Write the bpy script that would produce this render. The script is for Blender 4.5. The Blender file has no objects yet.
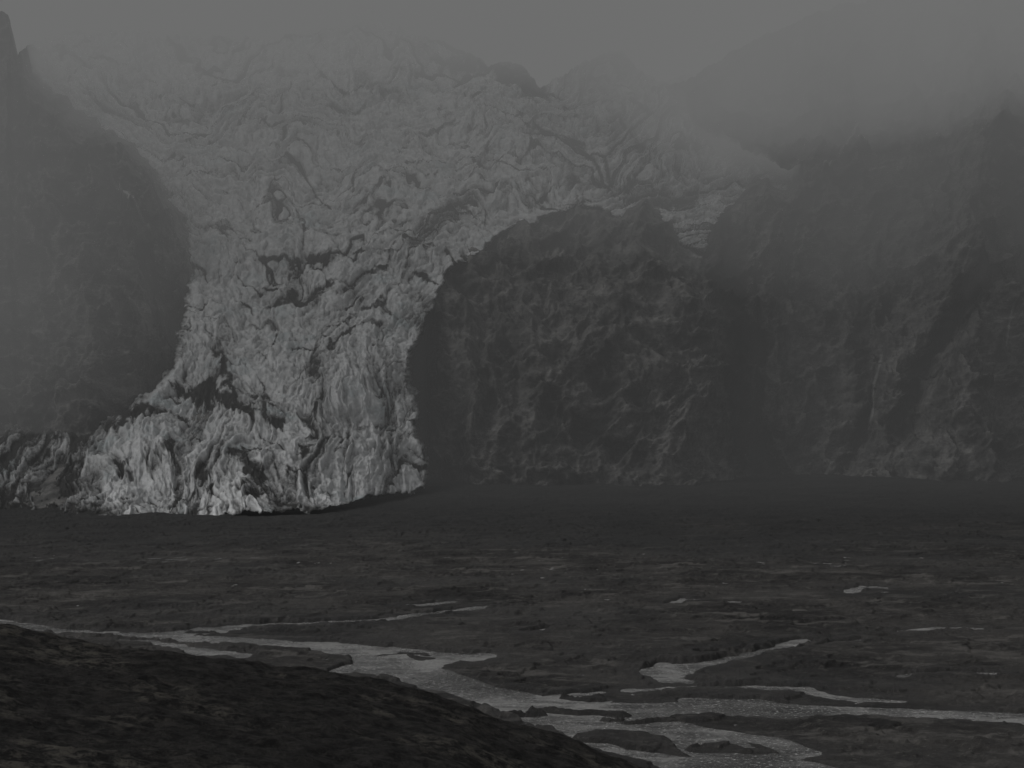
import bpy, math, numpy as np
from mathutils import Vector

F = 1991.0      # focal length in pixels (70 mm on 36 mm)
H = 60.0        # eye height above the outwash plain (m)
HR = 430.0      # horizon row
scene = bpy.context.scene

# ------------------------------------------------------------------ noise
def _hash(ix, iy, seed):
    h = (ix.astype(np.int64)*374761393 + iy.astype(np.int64)*668265263 + seed*1442695041) & 0xFFFFFFFF
    h = ((h ^ (h >> 13))*1274126177) & 0xFFFFFFFF
    h = (h ^ (h >> 16))
    return h
_GT = np.arange(65536)/65536.0*2*math.pi
_GC = np.cos(_GT); _GS = np.sin(_GT)
def gn(x, y, seed=0):
    x0 = np.floor(x); y0 = np.floor(y); fx = x-x0; fy = y-y0
    ux = fx*fx*fx*(fx*(fx*6-15)+10); uy = fy*fy*fy*(fy*(fy*6-15)+10)
    def g(dx, dy):
        a = _hash(x0+dx, y0+dy, seed) & 0xFFFF
        return _GC[a]*(fx-dx)+_GS[a]*(fy-dy)
    n = (g(0,0)*(1-ux)+g(1,0)*ux)*(1-uy)+(g(0,1)*(1-ux)+g(1,1)*ux)*uy
    return n*1.5
def fbm(x, y, o=4, seed=0, gain=.5, lac=2.03):
    s = 0; a = 1; t = 0
    for i in range(o):
        s = s+a*gn(x, y, seed+i*17); t += a; a *= gain
        x = x*lac+3.7; y = y*lac-1.3
    return s/t
def ridged(x, y, o=4, seed=0, gain=.5, lac=2.03):
    s = 0; a = 1; t = 0
    for i in range(o):
        n = 1-np.minimum(1, np.abs(gn(x, y, seed+i*17))*1.6)
        s = s+a*n*n; t += a; a *= gain
        x = x*lac+3.7; y = y*lac-1.3
    return s/t
def cells(x, y, seed=0):
    """distance to nearest and second-nearest jittered point (blocky seracs), plus cell value"""
    x0 = np.floor(x); y0 = np.floor(y)
    d1 = np.full(x.shape, 9.0); d2 = np.full(x.shape, 9.0); val = np.zeros(x.shape)
    for dx in (-1, 0, 1):
        for dy in (-1, 0, 1):
            hh = _hash(x0+dx, y0+dy, seed)
            px = x0+dx+(hh & 255)/255.0; py = y0+dy+((hh >> 8) & 255)/255.0
            d = (px-x)**2+(py-y)**2
            v = ((hh >> 16) & 255)/255.0
            c = d < d1
            d2 = np.where(c, d1, np.minimum(d2, d)); val = np.where(c, v, val); d1 = np.where(c, d, d1)
    return np.sqrt(d1), np.sqrt(d2), val
def sstep(a, b, x):
    t = np.clip((x-a)/(b-a), 0, 1); return t*t*(3-2*t)
def interp(x, pts):
    p = np.array(pts, float); return np.interp(x, p[:,0], p[:,1])
def poly_sd(px, py, poly):
    P = np.array(poly, float); n = len(P)
    d = np.full(px.shape, 1e18); inside = np.zeros(px.shape, bool)
    for i in range(n):
        a = P[i]; b = P[(i+1) % n]; e = b-a
        wx = px-a[0]; wy = py-a[1]
        t = np.clip((wx*e[0]+wy*e[1])/(e@e), 0, 1)
        d = np.minimum(d, (wx-e[0]*t)**2+(wy-e[1]*t)**2)
        if a[1] != b[1]:
            c = ((a[1] > py) != (b[1] > py)) & (px < e[0]*(py-a[1])/(b[1]-a[1])+a[0])
            inside ^= c
    d = np.sqrt(d)
    return np.where(inside, d, -d)
def stroke(px, py, pts, sx=1.0):
    out = np.full(px.shape, -50.0)
    for (a, b) in zip(pts[:-1], pts[1:]):
        ax, ay, aw = a; bx, by, bw = b
        ex = (bx-ax)*sx; ey = by-ay; L = ex*ex+ey*ey+1e-9
        wx = (px-ax)*sx; wy = py-ay
        t = np.clip((wx*ex+wy*ey)/L, 0, 1)
        d = np.hypot(wx-ex*t, wy-ey*t); w = aw+(bw-aw)*t
        out = np.maximum(out, (w-d))
    return out

# ------------------------------------------------------------------ mesh helper
def grid_mesh(name, X, Y, Z, attrs=None, keep=None, mat=None, flip=False):
    r, c = X.shape
    co = np.stack([X, Y, Z], -1).reshape(-1, 3).astype(np.float32)
    idx = np.arange(r*c).reshape(r, c)
    q = np.stack([idx[:-1,:-1], idx[:-1,1:], idx[1:,1:], idx[1:,:-1]], -1)
    if flip: q = q[..., ::-1]
    q = q.reshape(-1, 4)
    if keep is not None:
        k = (keep[:-1,:-1] | keep[1:,1:] | keep[:-1,1:] | keep[1:,:-1]).reshape(-1)
        q = q[k]
        used = np.zeros(r*c, bool); used[q.ravel()] = True
        remap = np.cumsum(used)-1
        co = co[used]; q = remap[q]
    else:
        used = np.ones(r*c, bool)
    me = bpy.data.meshes.new(name)
    me.vertices.add(len(co)); me.vertices.foreach_set("co", co.ravel())
    me.loops.add(q.size); me.loops.foreach_set("vertex_index", q.ravel().astype(np.int32))
    me.polygons.add(len(q))
    me.polygons.foreach_set("loop_start", (np.arange(len(q))*4).astype(np.int32))
    me.polygons.foreach_set("loop_total", np.full(len(q), 4, np.int32))
    me.polygons.foreach_set("use_smooth", np.ones(len(q), bool))
    me.update(calc_edges=True)
    for k, v in (attrs or {}).items():
        at = me.attributes.new(k, 'FLOAT', 'POINT')
        at.data.foreach_set("value", v.reshape(-1)[used].astype(np.float32))
    ob = bpy.data.objects.new(name, me); scene.collection.objects.link(ob)
    if mat: me.materials.append(mat)
    return ob

# ------------------------------------------------------------------ materials
class NT:
    def __init__(s, name):
        s.m = bpy.data.materials.new(name); s.m.use_nodes = True
        s.t = s.m.node_tree; s.t.nodes.clear()
        s.out = s.t.nodes.new("ShaderNodeOutputMaterial")
    def n(s, typ, **kw):
        nd = s.t.nodes.new(typ)
        for k, v in kw.items(): setattr(nd, k, v)
        return nd
    def l(s, a, b): s.t.links.new(a, b)
    def noise(s, scale, detail=6, rough=.6, vec=None, stretch=None):
        co = s.n("ShaderNodeTexCoord").outputs["Object"] if vec is None else vec
        if stretch:
            mp = s.n("ShaderNodeMapping"); mp.inputs["Scale"].default_value = stretch
            s.l(co, mp.inputs["Vector"]); co = mp.outputs["Vector"]
        nz = s.n("ShaderNodeTexNoise"); nz.inputs["Scale"].default_value = scale
        nz.inputs["Detail"].default_value = detail; nz.inputs["Roughness"].default_value = rough
        s.l(co, nz.inputs["Vector"]); return nz.outputs["Fac"]
    def ramp(s, fac, a, b, lo=0.0, hi=1.0):
        r = s.n("ShaderNodeMapRange"); r.interpolation_type = 'SMOOTHSTEP'
        s.l(fac, r.inputs["Value"]); r.inputs["From Min"].default_value = a; r.inputs["From Max"].default_value = b
        r.inputs["To Min"].default_value = lo; r.inputs["To Max"].default_value = hi
        return r.outputs["Result"]
    def mix(s, fac, a, b):
        m = s.n("ShaderNodeMix", data_type='RGBA')
        if isinstance(fac, float): m.inputs[0].default_value = fac
        else: s.l(fac, m.inputs[0])
        for i, c in ((6, a), (7, b)):
            if isinstance(c, tuple): m.inputs[i].default_value = (*c, 1)
            else: s.l(c, m.inputs[i])
        return m.outputs[2]
    def math(s, op, a, b=None):
        m = s.n("ShaderNodeMath", operation=op)
        for i, c in enumerate((a, b)):
            if c is None: continue
            if isinstance(c, (int, float)): m.inputs[i].default_value = c
            else: s.l(c, m.inputs[i])
        return m.outputs[0]
    def attr(s, name):
        a = s.n("ShaderNodeAttribute", attribute_name=name); return a.outputs["Fac"]
    def surf(s, col, rough, bump=None, bstr=1.0, bdist=1.0, spec=.3):
        p = s.n("ShaderNodeBsdfPrincipled")
        if isinstance(col, tuple): p.inputs["Base Color"].default_value = (*col, 1)
        else: s.l(col, p.inputs["Base Color"])
        if isinstance(rough, float): p.inputs["Roughness"].default_value = rough
        else: s.l(rough, p.inputs["Roughness"])
        p.inputs["Specular IOR Level"].default_value = spec
        if bump is not None:
            b = s.n("ShaderNodeBump"); b.inputs["Strength"].default_value = bstr
            b.inputs["Distance"].default_value = bdist
            s.l(bump, b.inputs["Height"]); s.l(b.outputs["Normal"], p.inputs["Normal"])
        s.l(p.outputs[0], s.out.inputs["Surface"])
        return s.m

def mat_ice():
    t = NT("glacier_ice")
    n1 = t.noise(.10, 8, .68); n2 = t.noise(.02, 5, .6); n3 = t.noise(.4, 5, .75)
    clean = t.mix(t.ramp(n1, .3, .7), (.52,.53,.535), (.77,.78,.785))
    clean = t.mix(t.ramp(n2, .54, .72, 0, .7), clean, (.54,.61,.625))
    a = t.math('ADD', t.attr("ash"), t.math('MULTIPLY', t.math('SUBTRACT', n1, .5), .7))
    a = t.math('ADD', a, t.math('MULTIPLY', t.math('SUBTRACT', n3, .5), .6))
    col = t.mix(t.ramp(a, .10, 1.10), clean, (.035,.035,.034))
    return t.surf(col, .8, t.math('ADD', n1, t.math('MULTIPLY', n3, .4)), .9, 4.0, .15)

def mat_rock():
    t = NT("basalt_rock")
    n1 = t.noise(.03, 10, .66); n2 = t.noise(.006, 5, .6); n3 = t.noise(.02, 8, .66, stretch=(1,1,4))
    n4 = t.noise(.012, 7, .65, stretch=(2.2,2.2,.7))
    col = t.mix(t.ramp(n1, .34, .66), (.06,.06,.06), (.18,.177,.171))
    col = t.mix(t.ramp(n3, .5, .70, 0, .75), col, (.27,.266,.257))
    col = t.mix(t.ramp(n4, .52, .38, 0, .75), col, (.045,.045,.045))
    col = t.mix(t.ramp(n2, .45, .7, 0, .5), col, (.11,.112,.108))
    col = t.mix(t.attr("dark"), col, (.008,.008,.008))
    col = t.mix(t.attr("pale"), col, (.55,.55,.54))
    return t.surf(col, .95, t.math('ADD', n1, n3), .8, 8.0, .1)

def mat_ground():
    t = NT("volcanic_ash_gravel")
    n1 = t.noise(.02, 10, .7, stretch=(1,.6,1)); n2 = t.noise(.15, 8, .75); n3 = t.noise(.8, 5, .8)
    n4 = t.noise(.006, 6, .6); n5 = t.noise(.05, 8, .7, stretch=(.7,1,1))
    col = t.mix(t.ramp(n1, .38, .62), (.012,.0115,.0113), (.044,.0418,.0395))
    col = t.mix(t.ramp(n5, .53, .63, 0, .9), col, (.078,.0745,.070))
    col = t.mix(t.ramp(n5, .44, .34), col, (.010,.0096,.0095))
    col = t.mix(t.ramp(n2, .52, .70, 0, .85), col, (.085,.081,.075))
    col = t.mix(t.ramp(n3, .45, .3), col, (.007,.0067,.0067))
    col = t.mix(t.ramp(n3, .58, .70), col, (.14,.134,.125))
    col = t.mix(t.ramp(n4, .45, .6, 0, .45), col, (.026,.0263,.0265))
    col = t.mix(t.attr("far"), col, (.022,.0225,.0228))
    wet = t.attr("wet")
    col = t.mix(t.math('MULTIPLY', wet, .5), col, (.014,.0136,.0135))
    rough = t.ramp(wet, 0.2, 1.0, .95, .6)
    return t.surf(col, rough, t.math('ADD', n2, t.math('MULTIPLY', n3, .4)), 1.0, 2.2, .2)

def mat_hill():
    t = NT("dark_slope_tundra")
    n1 = t.noise(.03, 8, .7, stretch=(1,1.8,1)); n2 = t.noise(.35, 8, .75, stretch=(1,1,1)); n3 = t.noise(2.0, 5, .8)
    col = t.mix(t.ramp(n2, .38, .62), (.005,.0049,.0048), (.024,.0228,.0215))
    g = t.math('MULTIPLY', t.ramp(n1, .48, .62), t.ramp(n2, .45, .6))
    col = t.mix(t.math('MULTIPLY', g, .85), col, (.074,.069,.059))
    col = t.mix(t.ramp(n3, .56, .70, 0, .6), col, (.055,.052,.046))
    col = t.mix(t.ramp(n3, .44, .32, 0, .8), col, (.004,.004,.004))
    return t.surf(col, .95, t.math('ADD', n2, t.math('MULTIPLY', n3, .3)), 1.0, 1.8, .12)

def mat_water():
    t = NT("silty_meltwater")
    n1 = t.noise(.35, 6, .7); n2 = t.noise(.03, 7, .7, stretch=(1,.6,1))
    n3 = t.noise(1.0, 5, .75); n5 = t.noise(.12, 6, .7, stretch=(.6,1.4,1))
    col = t.mix(t.ramp(n2, .38, .62), (.05,.0495,.048), (.18,.178,.174))
    col = t.mix(t.ramp(n5, .53, .43, 0, .75), col, (.025,.0245,.024))  # dark ripples painted into the water colour
    col = t.mix(t.ramp(n3, .54, .66, 0, .9), col, (.52,.52,.51))  # pale flecks painted in as sparkle on the ripples
    return t.surf(col, t.ramp(n2, .3, .7, .15, .35), t.math('ADD', n1, t.math('MULTIPLY', n3, .45)), 1.0, 1.3, .5)

def mat_fog(name, dens, L):
    # optically deep mist: extinction plus a set emission standing in for skylight
    # that has been scattered many times inside it
    t = NT(name)
    v = t.n("ShaderNodeVolumeAbsorption"); v.inputs["Color"].default_value = (0, 0, 0, 1)
    v.inputs["Density"].default_value = dens
    e = t.n("ShaderNodeEmission"); e.inputs["Color"].default_value = (*[c/max(L) for c in L], 1)
    e.inputs["Strength"].default_value = dens*max(L)
    a = t.n("ShaderNodeAddShader"); t.l(v.outputs[0], a.inputs[0]); t.l(e.outputs[0], a.inputs[1])
    t.l(a.outputs[0], t.out.inputs["Volume"])
    return t.m

# ------------------------------------------------------------------ outwash plain
def D_of_row(v): return F*H/(v-HR)
rows = np.concatenate([np.linspace(40, 330, 20), D_of_row(np.arange(785, 560, -.5)),
                       D_of_row(np.arange(560, 478, -.4)), np.geomspace(2560, 30000, 25)])
rows = np.unique(np.sort(rows))
us = np.concatenate([np.linspace(-1200, -60, 60), np.arange(-50, 1075, 1.25), np.linspace(1085, 2300, 60)])
U, D = np.meshgrid(us, rows)
V = HR+F*H/D
X = (U-512)/F*np.maximum(D, 330); Y = D
wv = V + 3.6*fbm(X*.03, Y*.012, 6, 5, gain=.64) + 1.0*fbm(X*.2, Y*.06, 3, 9)
wu = U + 20*fbm(X*.02, Y*.01, 4, 77, gain=.6)
chan = [
 [(-60,619,1.6),(0,622,1.9),(30,627,2.2),(60,631,1.9),(110,634,2.1),(160,636,2.8),(210,640,2.8),(260,643,3.4),(320,646,3.8),(370,652,5.4),(385,661,8.4),(420,676,8.4),(468,690,7.6),(512,703,9.4),(560,711,9.5),(640,712,8),(720,709,7),(800,712,6.6),(880,713,5.6),(950,716,5),(1060,722,5.5)],
 [(160,636,2.8),(200,632,2.3),(240,628,1.8),(300,624,1.4),(380,620,1.1),(430,613,.9),(500,606,.5)],
 [(370,650,3),(410,650,2),(440,655,2.5),(476,657,3)],
 [(425,674,4),(432,664,3),(455,659,2.6),(480,657,3)],
 [(340,672,3),(365,668,6),(400,672,8)],
 [(170,645,1.6),(200,652,2.6),(245,655,1.6)],
 [(505,705,7),(550,722,5.5),(600,728,4.5),(660,728,8.5),(700,740,9.5),(730,756,8.5),(820,776,8)],
 [(560,722,4.5),(580,738,3.4),(620,752,3.8),(690,764,7.5),(760,775,8)],
 [(640,728,5),(720,734,4),(770,742,3.4),(800,755,5)],
 [(655,672,4.6),(685,670,6.6),(715,664,3.8),(765,652,2.2),(800,640,2)],
 [(665,664,2),(655,672,3),(675,680,3.4),(690,682,1.6)],
 [(630,692,.9),(700,688,1.1),(760,688,2),(810,690,3.8),(835,697,1.3),(900,702,.7)],
 [(690,700,1.2),(760,701,1.7),(800,706,1.3)],
 [(520,706,4),(545,697,1.1),(600,693,.6)],
 [(846,593,.9),(860,588,1.1),(880,587,.4)],
 [(525,634,.7),(545,630,1.1),(580,626,.5)],
 [(672,605,.6),(686,601,.8),(700,600,.4)],
 [(400,606,.5),(425,604,.9),(450,601,.5)],
 [(700,655,.6),(760,655,.9),(860,640,.6)],
 [(900,676,.7),(960,672,1.1),(1040,676,1.1)],
 [(900,632,.3),(950,628,.8),(1000,630,.3)],
 [(0,640,.4),(60,638,.8),(150,641,1.1),(180,645,1.8)],
]
S = np.full(U.shape, -50.0)
for c in chan: S = np.maximum(S, stroke(wu, wv, c, .28))
S = S + 1.8*fbm(X*.08, Y*.035, 6, 611, gain=.70) - .05
isl = [[(600,739,4),(640,741,4)],[(380,655,1),(425,653,1.6),(432,655,1)],[(715,749,4),(755,752,3)],[(190,633,1),(215,634,.8)],
       [(530,712,1.2),(620,716,1.6)],[(620,724,1),(690,721,1.2)],[(500,718,1.5),(540,716,1)],[(440,681,.3),(475,688,.9),(500,693,.4)],[(700,711,.4),(760,712,.8),(830,714,.4)],[(400,668,.2),(430,679,.6),(440,683,.1)]]
for c in isl: S = np.minimum(S, -stroke(wu, wv, c, .12)*1.0)
big = fbm(X*.006, Y*.006, 5, 3); med = fbm(X*.03, Y*.02, 5, 31, gain=.6); fine = fbm(X*.2, Y*.12, 4, 41, gain=.6)
bank = sstep(.1, -1.3, S)
terr = .16 + .35*np.clip(big+.35, 0, 1) + .35*med
terr = np.maximum(terr, .07)
step = .6*sstep(-.02, .02, med+.3*big-.05) + .6*sstep(.0,.03, fbm(X*.02, Y*.009, 5, 63, gain=.6)-.12)
Z = -.4*(1-bank) + bank*(terr+step) + .45*fine*bank
Z += 15*sstep(1500, 2050, D+60*big) + sstep(1000,1300,D)*(1.0*fbm(X*.012, Y*.012, 5, 51))
Z = np.where(D < 340, np.minimum(Z, .4), Z)
wet = sstep(-9, 0, S)*.9
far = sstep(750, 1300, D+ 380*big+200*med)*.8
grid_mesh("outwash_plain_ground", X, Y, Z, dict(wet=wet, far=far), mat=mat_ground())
wx = np.linspace(-450, 500, 60); wy = np.linspace(340, 1000, 60)
WX, WY = np.meshgrid(wx, wy)
grid_mesh("braided_river_water", WX, WY, np.full(WX.shape, 0.0), mat=mat_water())

# ------------------------------------------------------------------ foreground hill
hx = np.arange(-420, 120, .7); hy = np.concatenate([np.arange(-150, 150, 6), np.arange(150, 470, .8)])
HX, HY = np.meshgrid(hx, hy)
YC = 330.0
crest = [(-700,560),(-300,600),(-60,622),(0,630),(100,643),(170,654),(330,678),(430,696),(470,707),(500,721),(560,741),(640,770),(700,800)]
cp = [((u-512)/F*YC, H-(v-HR)/F*YC) for u, v in crest]
yc = YC + 10*gn(HX*.02, HX*0, 4)
zc = interp(HX, cp) + 1.0*fbm(HX*.05, HY*.03, 3, 8)
zc = np.where(HX > 30, zc-(HX-30)*.4, zc)
hz = np.where(HY <= yc, zc-.02*(yc-HY) - .00012*(yc-HY)**2, zc-.4*(HY-yc)*sstep(0, 25, HY-yc))
hz += 1.2*fbm(HX*.05, HY*.05, 5, 15, gain=.6) + 1.1*ridged(HX*.03+HY*.02, HY*.09, 4, 19) - .6
hz += .5*fbm(HX*.4, HY*.4, 3, 16)
grid_mesh("foreground_hill", HX, HY, np.maximum(hz, -6), mat=mat_hill())

# ------------------------------------------------------------------ mountain massif
gl_poly = [(10,-60),(380,-60),(470,-40),(540,-40),(610,-30),(655,55),(705,108),(770,135),(808,155),(815,185),(790,203),(755,200),
 (728,212),(714,238),(704,258),(682,254),(664,238),(640,224),(600,213),(560,216),(520,228),(490,246),(462,268),(440,292),(424,322),(416,352),(412,390),(420,430),
 (428,462),(432,492),(380,504),(300,516),(220,526),(150,532),(100,536),(40,536),(-60,536),(-160,536),(-150,460),(-60,435),(20,425),(70,432),(100,428),(120,410),(150,390),(172,358),(182,320),(180,270),
 (168,225),(145,188),(100,155),(55,128),(30,100),(14,80)]
def flow_depth(u, v):
    d = interp(v, [(-100,2900),(0,2680),(40,2570),(100,2400),(160,2270),(230,2130),(300,1960),(360,1820),(420,1670),(470,1530),(513,1385),(536,1330)])
    t = sstep(300, 530, v)
    xc = 240; w = (u-xc)/200.0
    d = d + t*70*np.clip(w*w, 0, 2.0) + t*190*sstep(.3, 1.0, w)
    d = d + 60*sstep(500, 800, u)*(1-t)
    return d
def rock_depth(u, v):
    h = 500-v
    d = 1950 + .62*h
    left = sstep(240, 120, u)
    d = d - left*(150 - 30*sstep(100,-60,u))
    cu = (u-590)/165.0
    cv = np.clip((v-215)/270.0, -1, 1.3)
    dome = np.sqrt(np.clip(1-np.abs(cu)**2.6, 0, 1))
    d = d - 150*dome*sstep(-.05, .5, cv) + 190*sstep(.1, -.5, cv)*np.exp(-cu**2)
    d = d + 70*np.sin((u-760)/48.0 + .006*(v-300))*sstep(770, 830, u)*.55
    d = d - 60*sstep(800, 1000, u)
    return d
def warp(u, v):
    a = u + 16*fbm(u*.02, v*.02, 5, 101, gain=.6) + 3*fbm(u*.15, v*.15, 3, 103)
    b = v + 13*fbm(u*.02, v*.02, 5, 102, gain=.6) + 3*fbm(u*.15, v*.15, 3, 104)
    return a, b
ug = np.concatenate([np.linspace(-1500, -110, 140), np.arange(-100, 1125, 1.3), np.linspace(1130, 2500, 140)])
tg = np.linspace(0, 1, 430)
crestline = [(-1500,80),(-400,20),(-60,-10),(-8,8),(8,14),(10,34),(14,62),(22,46),(60,40),(120,36),(200,36),(300,40),(345,36),(380,28),(420,36),(445,44),(470,52),(492,66),(500,60),(522,66),
 (540,86),(556,80),(580,64),(600,56),(622,58),(640,78),(660,84),(690,76),(720,56),(760,36),(820,10),(900,-10),(960,-30),(1024,-40),(1300,-60),(2500,20)]
UG, TG = np.meshgrid(ug, tg)
def crest_v(u): return interp(u, crestline) + 8*fbm(u*.04, u*0, 5, 2, gain=.65) + 2*np.abs(gn(u*.2, u*0, 5))
cr = crest_v(UG)
VG = 540 + (cr-540)*TG
DR = rock_depth(UG, VG)
wob_u, wob_v = warp(UG, VG)
sd = poly_sd(wob_u, wob_v, gl_poly)
DF = flow_depth(UG, VG)
inn = sstep(2, 30, sd)
DRr = DR*(1-inn) + (DF+45)*inn
def gully(pts, depth, wid):
    s = stroke(UG+16*fbm(UG*.04, VG*.04, 5, 7, gain=.62), VG+8*fbm(UG*.05, VG*.05, 4, 8), [(a, b, 0) for a, b in pts])
    return depth*np.exp(-(s/wid)**2)
g1 = gully([(722,215),(732,270),(742,330),(738,390),(748,430),(768,468)], 1, 20)*sstep(185, 215, VG)
g2 = gully([(985,270),(960,310),(935,350),(915,385),(905,430)], 1, 12)
g3 = gully([(1010,180),(1040,260)], 1, 12)
g4 = gully([(815,190),(790,240),(782,300)], 1, 9)
g5 = gully([(500,300),(520,380),(580,430),(640,462)], 1, 12)
g6 = gully([(90,120),(140,230),(170,330)], 1, 14)
g7 = gully([(870,350),(868,420),(850,460)], 1, 8)
XR = (UG-512)/F*2000; ZR = (HR-VG)/F*2000
wx_ = XR+40*fbm(XR*.008, ZR*.008, 4, 211); wz_ = ZR+40*fbm(XR*.008, ZR*.008, 4, 212)
rel = 60*(ridged(wx_*.0065, wz_*.003+.4*wx_*.004, 4, 221)-.5)
rel += 38*(ridged(wx_*.018-wz_*.009, wz_*.02+wx_*.006, 5, 231, gain=.5)-.5)
rel += 14*fbm(XR*.06, ZR*.09, 5, 241, gain=.6)
st = (wz_*.05 + .018*wx_)
rel += 10*np.abs((st % 1)-.5)*2*(.5+gn(XR*.01, ZR*.01, 9))
rel = rel*(1-inn*.8)
DRr = DRr + 45*g1 + 60*g2 + 45*g3 + 35*g4 + 26*g5 + 35*g6 + 30*g7
Yr = DRr - .8*rel
k = DRr/F
Xr = (UG-512)*k; Zr = H+(HR-VG)*k + .35*rel*sstep(1.0, .9, TG)
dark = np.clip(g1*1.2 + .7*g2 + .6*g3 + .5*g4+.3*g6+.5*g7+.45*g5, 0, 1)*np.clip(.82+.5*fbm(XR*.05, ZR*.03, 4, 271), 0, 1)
pale = np.zeros_like(UG)
for pts, w in [([(112,178,.6),(135,208,.6),(155,240,.3)],.8), ([(858,125,1),(845,145,1),(822,170,.8)],.5), ([(885,345,.6),(874,385,1),(872,420,.6)],.4), ([(800,215,.6),(794,240,.8)],.6),
               ([(1016,300,.4),(1008,340,.6)],.3), ([(965,255,.6),(962,275,.6)],.3), ([(690,240,2),(700,248,3)],.4), ([(835,455,1),(828,470,1)],.4)]:
    pale = np.maximum(pale, w*sstep(-1.3, .5, stroke(UG+1.5*gn(UG*.1,VG*.1,5), VG, pts)))
nb = 14
bk = np.linspace(0, 1, nb+1)[1:][:, None]
Xb = Xr[-1][None]*(1+.25*bk); Yb = Yr[-1][None]+bk*900; Zb = Zr[-1][None]-bk**1.3*350+40*fbm(Xb*.01, Yb*.01, 4, 88)*bk
cat = lambda a, b: np.concatenate([a, b], 0)
zz = np.zeros_like(Xb)
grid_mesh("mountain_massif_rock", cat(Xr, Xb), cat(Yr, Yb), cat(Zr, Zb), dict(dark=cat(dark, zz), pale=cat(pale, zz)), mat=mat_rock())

# ------------------------------------------------------------------ glacier
us2 = np.arange(-175, 830, .95); ts2 = np.linspace(0, 1, 650)
UU, TT = np.meshgrid(us2, ts2)
cr2 = crest_v(UU) - 2
cr2 = np.where(UU < 20, np.maximum(cr2, 46), cr2)
cr2 = np.where(UU > 650, np.maximum(cr2, 60), cr2)
VV = 544+(cr2-544)*TT
wob_u, wob_v = warp(UU, VV)
sd = poly_sd(wob_u, wob_v, gl_poly)
DF = flow_depth(UU, VV); DR2 = rock_depth(UU, VV)
ins = sstep(-3, 7, sd)
Dg = DF*ins + (np.maximum(DR2, DF)+90)*(1-ins)
Lf = interp(VV, [(30,0),(60,20),(150,90),(200,165),(250,178),(300,180),(350,172),(400,140),(450,105),(520,85)])
Rt = interp(VV, [(30,900),(60,860),(150,790),(200,660),(250,520),(300,445),(350,420),(400,416),(450,425),(520,436)])
from_c = (UU-(Lf+Rt)/2)/((Rt-Lf)/2)
A = from_c*150
q1 = fbm(UU*.008, VV*.008, 4, 303); q2 = fbm(UU*.008, VV*.008, 4, 301)
q3 = fbm(UU*.03, VV*.03, 3, 304); q4 = fbm(UU*.03, VV*.03, 3, 302)
WA = A + 44*q2 + 10*q4
SA = VV + 95*q1 + 14*q3 - 45*(1-from_c**2)
lon = ridged(WA*.055, SA*.010, 5, 311, gain=.66)
tra = ridged(WA*.011, SA*.062, 5, 321, gain=.66)
cha = ridged(UU*.035+SA*.01, SA*.045, 5, 331, gain=.65)
wl = np.clip(sstep(240, 440, VV + 90*q2)*.9+.06, 0, 1)
hn = lon*wl + tra*(1-wl)
j1 = 5*fbm(UU*.12, VV*.12, 4, 366, gain=.6); j2 = 5*fbm(UU*.12, VV*.12, 4, 367, gain=.6)
c1, c2, cv_ = cells((WA+j1)*.10, (SA+j2)*.06, 71)
crack = sstep(.20, .0, c2-c1)
h = 14*hn + 4*cha + 2.0*cv_ - 2.2*crack + 3*fbm(UU*.18, VV*.18, 4, 341, gain=.72)
h += 30*fbm(UU*.010, VV*.014, 3, 351)
h -= 10
edge = sstep(0, 25, sd)
h = h*(.3+.7*edge)
k = Dg/F
Xg = (UU-512)*k + 2.5*fbm(UU*.09, VV*.09, 3, 361); Yg = Dg - .6*h; Zg = H+(HR-VV)*k + .6*h
hh = .8*hn+.2*cha
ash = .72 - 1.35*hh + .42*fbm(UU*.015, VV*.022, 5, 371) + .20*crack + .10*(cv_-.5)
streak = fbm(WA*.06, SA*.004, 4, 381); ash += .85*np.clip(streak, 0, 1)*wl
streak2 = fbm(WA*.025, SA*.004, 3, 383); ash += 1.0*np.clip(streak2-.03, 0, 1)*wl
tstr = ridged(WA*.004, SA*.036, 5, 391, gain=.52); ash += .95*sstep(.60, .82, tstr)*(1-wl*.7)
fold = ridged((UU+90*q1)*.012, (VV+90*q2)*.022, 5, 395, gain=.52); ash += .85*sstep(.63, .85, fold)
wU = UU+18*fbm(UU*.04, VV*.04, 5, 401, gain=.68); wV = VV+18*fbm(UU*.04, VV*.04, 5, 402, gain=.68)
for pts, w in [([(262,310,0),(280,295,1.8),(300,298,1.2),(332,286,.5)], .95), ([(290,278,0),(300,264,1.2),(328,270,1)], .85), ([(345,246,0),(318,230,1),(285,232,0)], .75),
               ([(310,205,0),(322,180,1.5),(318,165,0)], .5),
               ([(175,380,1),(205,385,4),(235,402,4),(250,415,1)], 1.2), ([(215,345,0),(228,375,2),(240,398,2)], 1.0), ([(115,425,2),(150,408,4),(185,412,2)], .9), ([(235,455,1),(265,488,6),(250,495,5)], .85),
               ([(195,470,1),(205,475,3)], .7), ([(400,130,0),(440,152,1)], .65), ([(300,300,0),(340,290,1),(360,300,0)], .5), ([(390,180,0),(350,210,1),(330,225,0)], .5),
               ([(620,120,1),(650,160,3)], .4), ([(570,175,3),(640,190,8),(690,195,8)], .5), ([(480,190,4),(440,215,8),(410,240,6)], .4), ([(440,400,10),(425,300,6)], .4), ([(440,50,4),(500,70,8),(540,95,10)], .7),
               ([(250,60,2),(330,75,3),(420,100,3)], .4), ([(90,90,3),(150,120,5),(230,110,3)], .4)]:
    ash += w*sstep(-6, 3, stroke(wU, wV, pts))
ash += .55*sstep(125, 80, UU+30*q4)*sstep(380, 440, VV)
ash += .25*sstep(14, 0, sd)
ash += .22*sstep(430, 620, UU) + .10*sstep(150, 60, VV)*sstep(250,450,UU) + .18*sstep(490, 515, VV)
Zg = np.where(sd < -2, Zg, np.maximum(Zg, -3))
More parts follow.
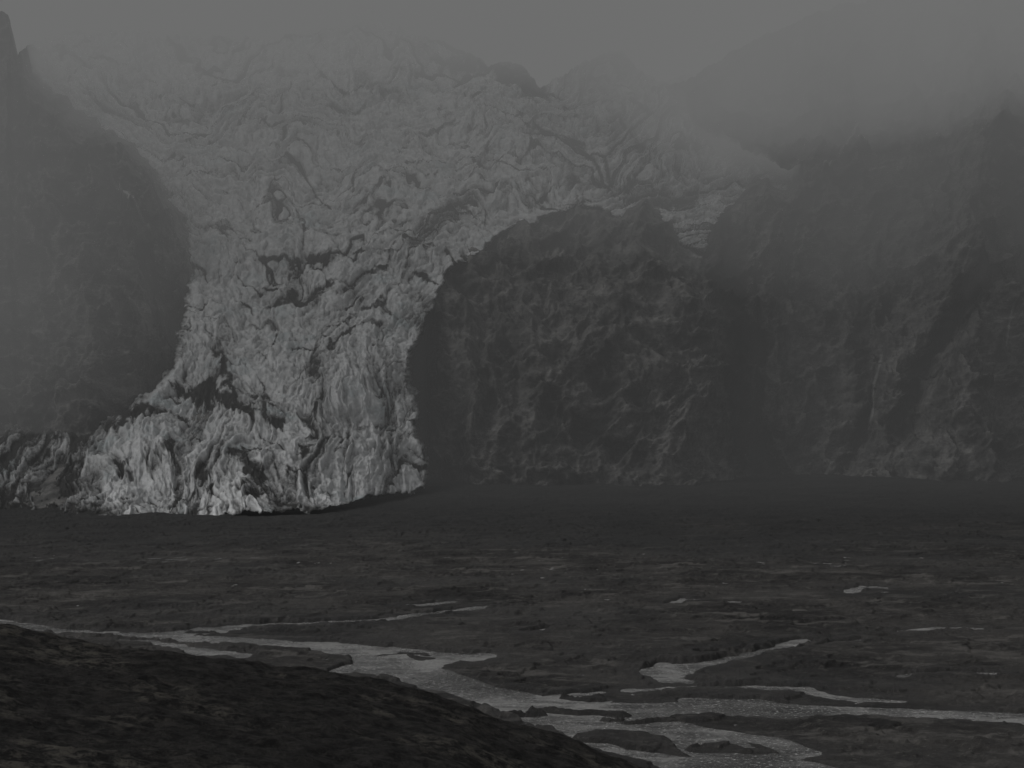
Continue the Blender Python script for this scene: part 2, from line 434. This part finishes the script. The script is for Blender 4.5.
grid_mesh("glacier_icefall", Xg, Yg, Zg, dict(ash=ash), keep=sd > -9, mat=mat_ice())

# ------------------------------------------------------------------ fog and cloud bodies
def fog_body(name, x0, x1, y0, y1, zb, zt, mat, seed, amp):
    n = 70
    xs = np.sign(np.linspace(-1, 1, n))*np.abs(np.linspace(-1, 1, n))**2*x1; ys = y0+(y1-y0)*np.linspace(0, 1, n)**1.5
    GX, GY = np.meshgrid(xs, ys)
    zbv = np.maximum(zb(GX, GY), -150) + amp*fbm(GX*.0028, GY*.0022, 4, seed)
    zbv = np.minimum(zbv, zt-5)
    ztv = np.full(GX.shape, float(zt))
    co = np.concatenate([np.stack([GX, GY, zbv], -1).reshape(-1, 3), np.stack([GX, GY, ztv], -1).reshape(-1, 3)])
    fs = []; N = n*n
    for j in range(n-1):
        for i in range(n-1):
            a = j*n+i
            fs.append((a, a+n, a+n+1, a+1)); fs.append((N+a, N+a+1, N+a+n+1, N+a+n))
    for i in range(n-1):
        a = i; fs.append((a, a+1, N+a+1, N+a))
        a = (n-1)*n+i; fs.append((a+1, a, N+a, N+a+1))
        a = i*n; fs.append((a+n, a, N+a, N+a+n))
        a = i*n+n-1; fs.append((a, a+n, N+a+n, N+a))
    me = bpy.data.meshes.new(name); me.from_pydata(co.tolist(), [], fs); me.materials.append(mat)
    ob = bpy.data.objects.new(name, me); scene.collection.objects.link(ob); return ob
fog_body("valley_haze", -4000, 4000, 1250, 5200, lambda x, y: -200+0*x, 720, mat_fog("haze", .00040, (.128,.129,.129)), 1, 0)
fog_body("mist_layer", -3900, 3900, 1300, 5000, lambda x, y: 410-.25*(y-1300)-270*sstep(-210,-430,x)-30*sstep(60,300,x), 710, mat_fog("mist", .00090, (.152,.153,.152)), 2, 25)
fog_body("low_cloud", -3800, 3800, 1500, 4900, lambda x, y: 645-.18*(y-1500)-155*sstep(0, 250, x), 700, mat_fog("cloud", .0044, (.180,.181,.179)), 3, 26)

# ------------------------------------------------------------------ light
w = bpy.data.worlds.new("World"); scene.world = w; w.use_nodes = True
nt = w.node_tree; bg = nt.nodes["Background"]
sky = nt.nodes.new("ShaderNodeTexSky"); sky.sky_type = 'NISHITA'; sky.sun_disc = False
el, az = math.radians(48), math.radians(-112)
sky.sun_elevation = el; sky.sun_rotation = az; sky.dust_density = 3
hs = nt.nodes.new("ShaderNodeHueSaturation"); hs.inputs["Saturation"].default_value = .05
nt.links.new(sky.outputs[0], hs.inputs["Color"]); nt.links.new(hs.outputs[0], bg.inputs["Color"])
bg.inputs["Strength"].default_value = .088
sl = bpy.data.lights.new("sun", 'SUN'); sl.energy = 1.5; sl.angle = math.radians(16); sl.color = (1, .985, .97)
so = bpy.data.objects.new("sun", sl); scene.collection.objects.link(so)
sd_ = Vector((math.sin(az)*math.cos(el), math.cos(az)*math.cos(el), math.sin(el)))
so.rotation_euler = sd_.to_track_quat('Z', 'Y').to_euler(); so.location = (0, 0, 900)

cam = bpy.data.cameras.new("camera"); co_ = bpy.data.objects.new("camera", cam); scene.collection.objects.link(co_)
co_.location = (0, 0, H); co_.rotation_euler = (math.radians(90), 0, 0)
cam.lens = 70; cam.sensor_width = 36; cam.shift_y = (HR-384)/1024.0
cam.clip_start = 1; cam.clip_end = 60000
scene.camera = co_
scene.view_settings.view_transform = 'Standard'; scene.view_settings.look = 'None'; scene.view_settings.exposure = 0
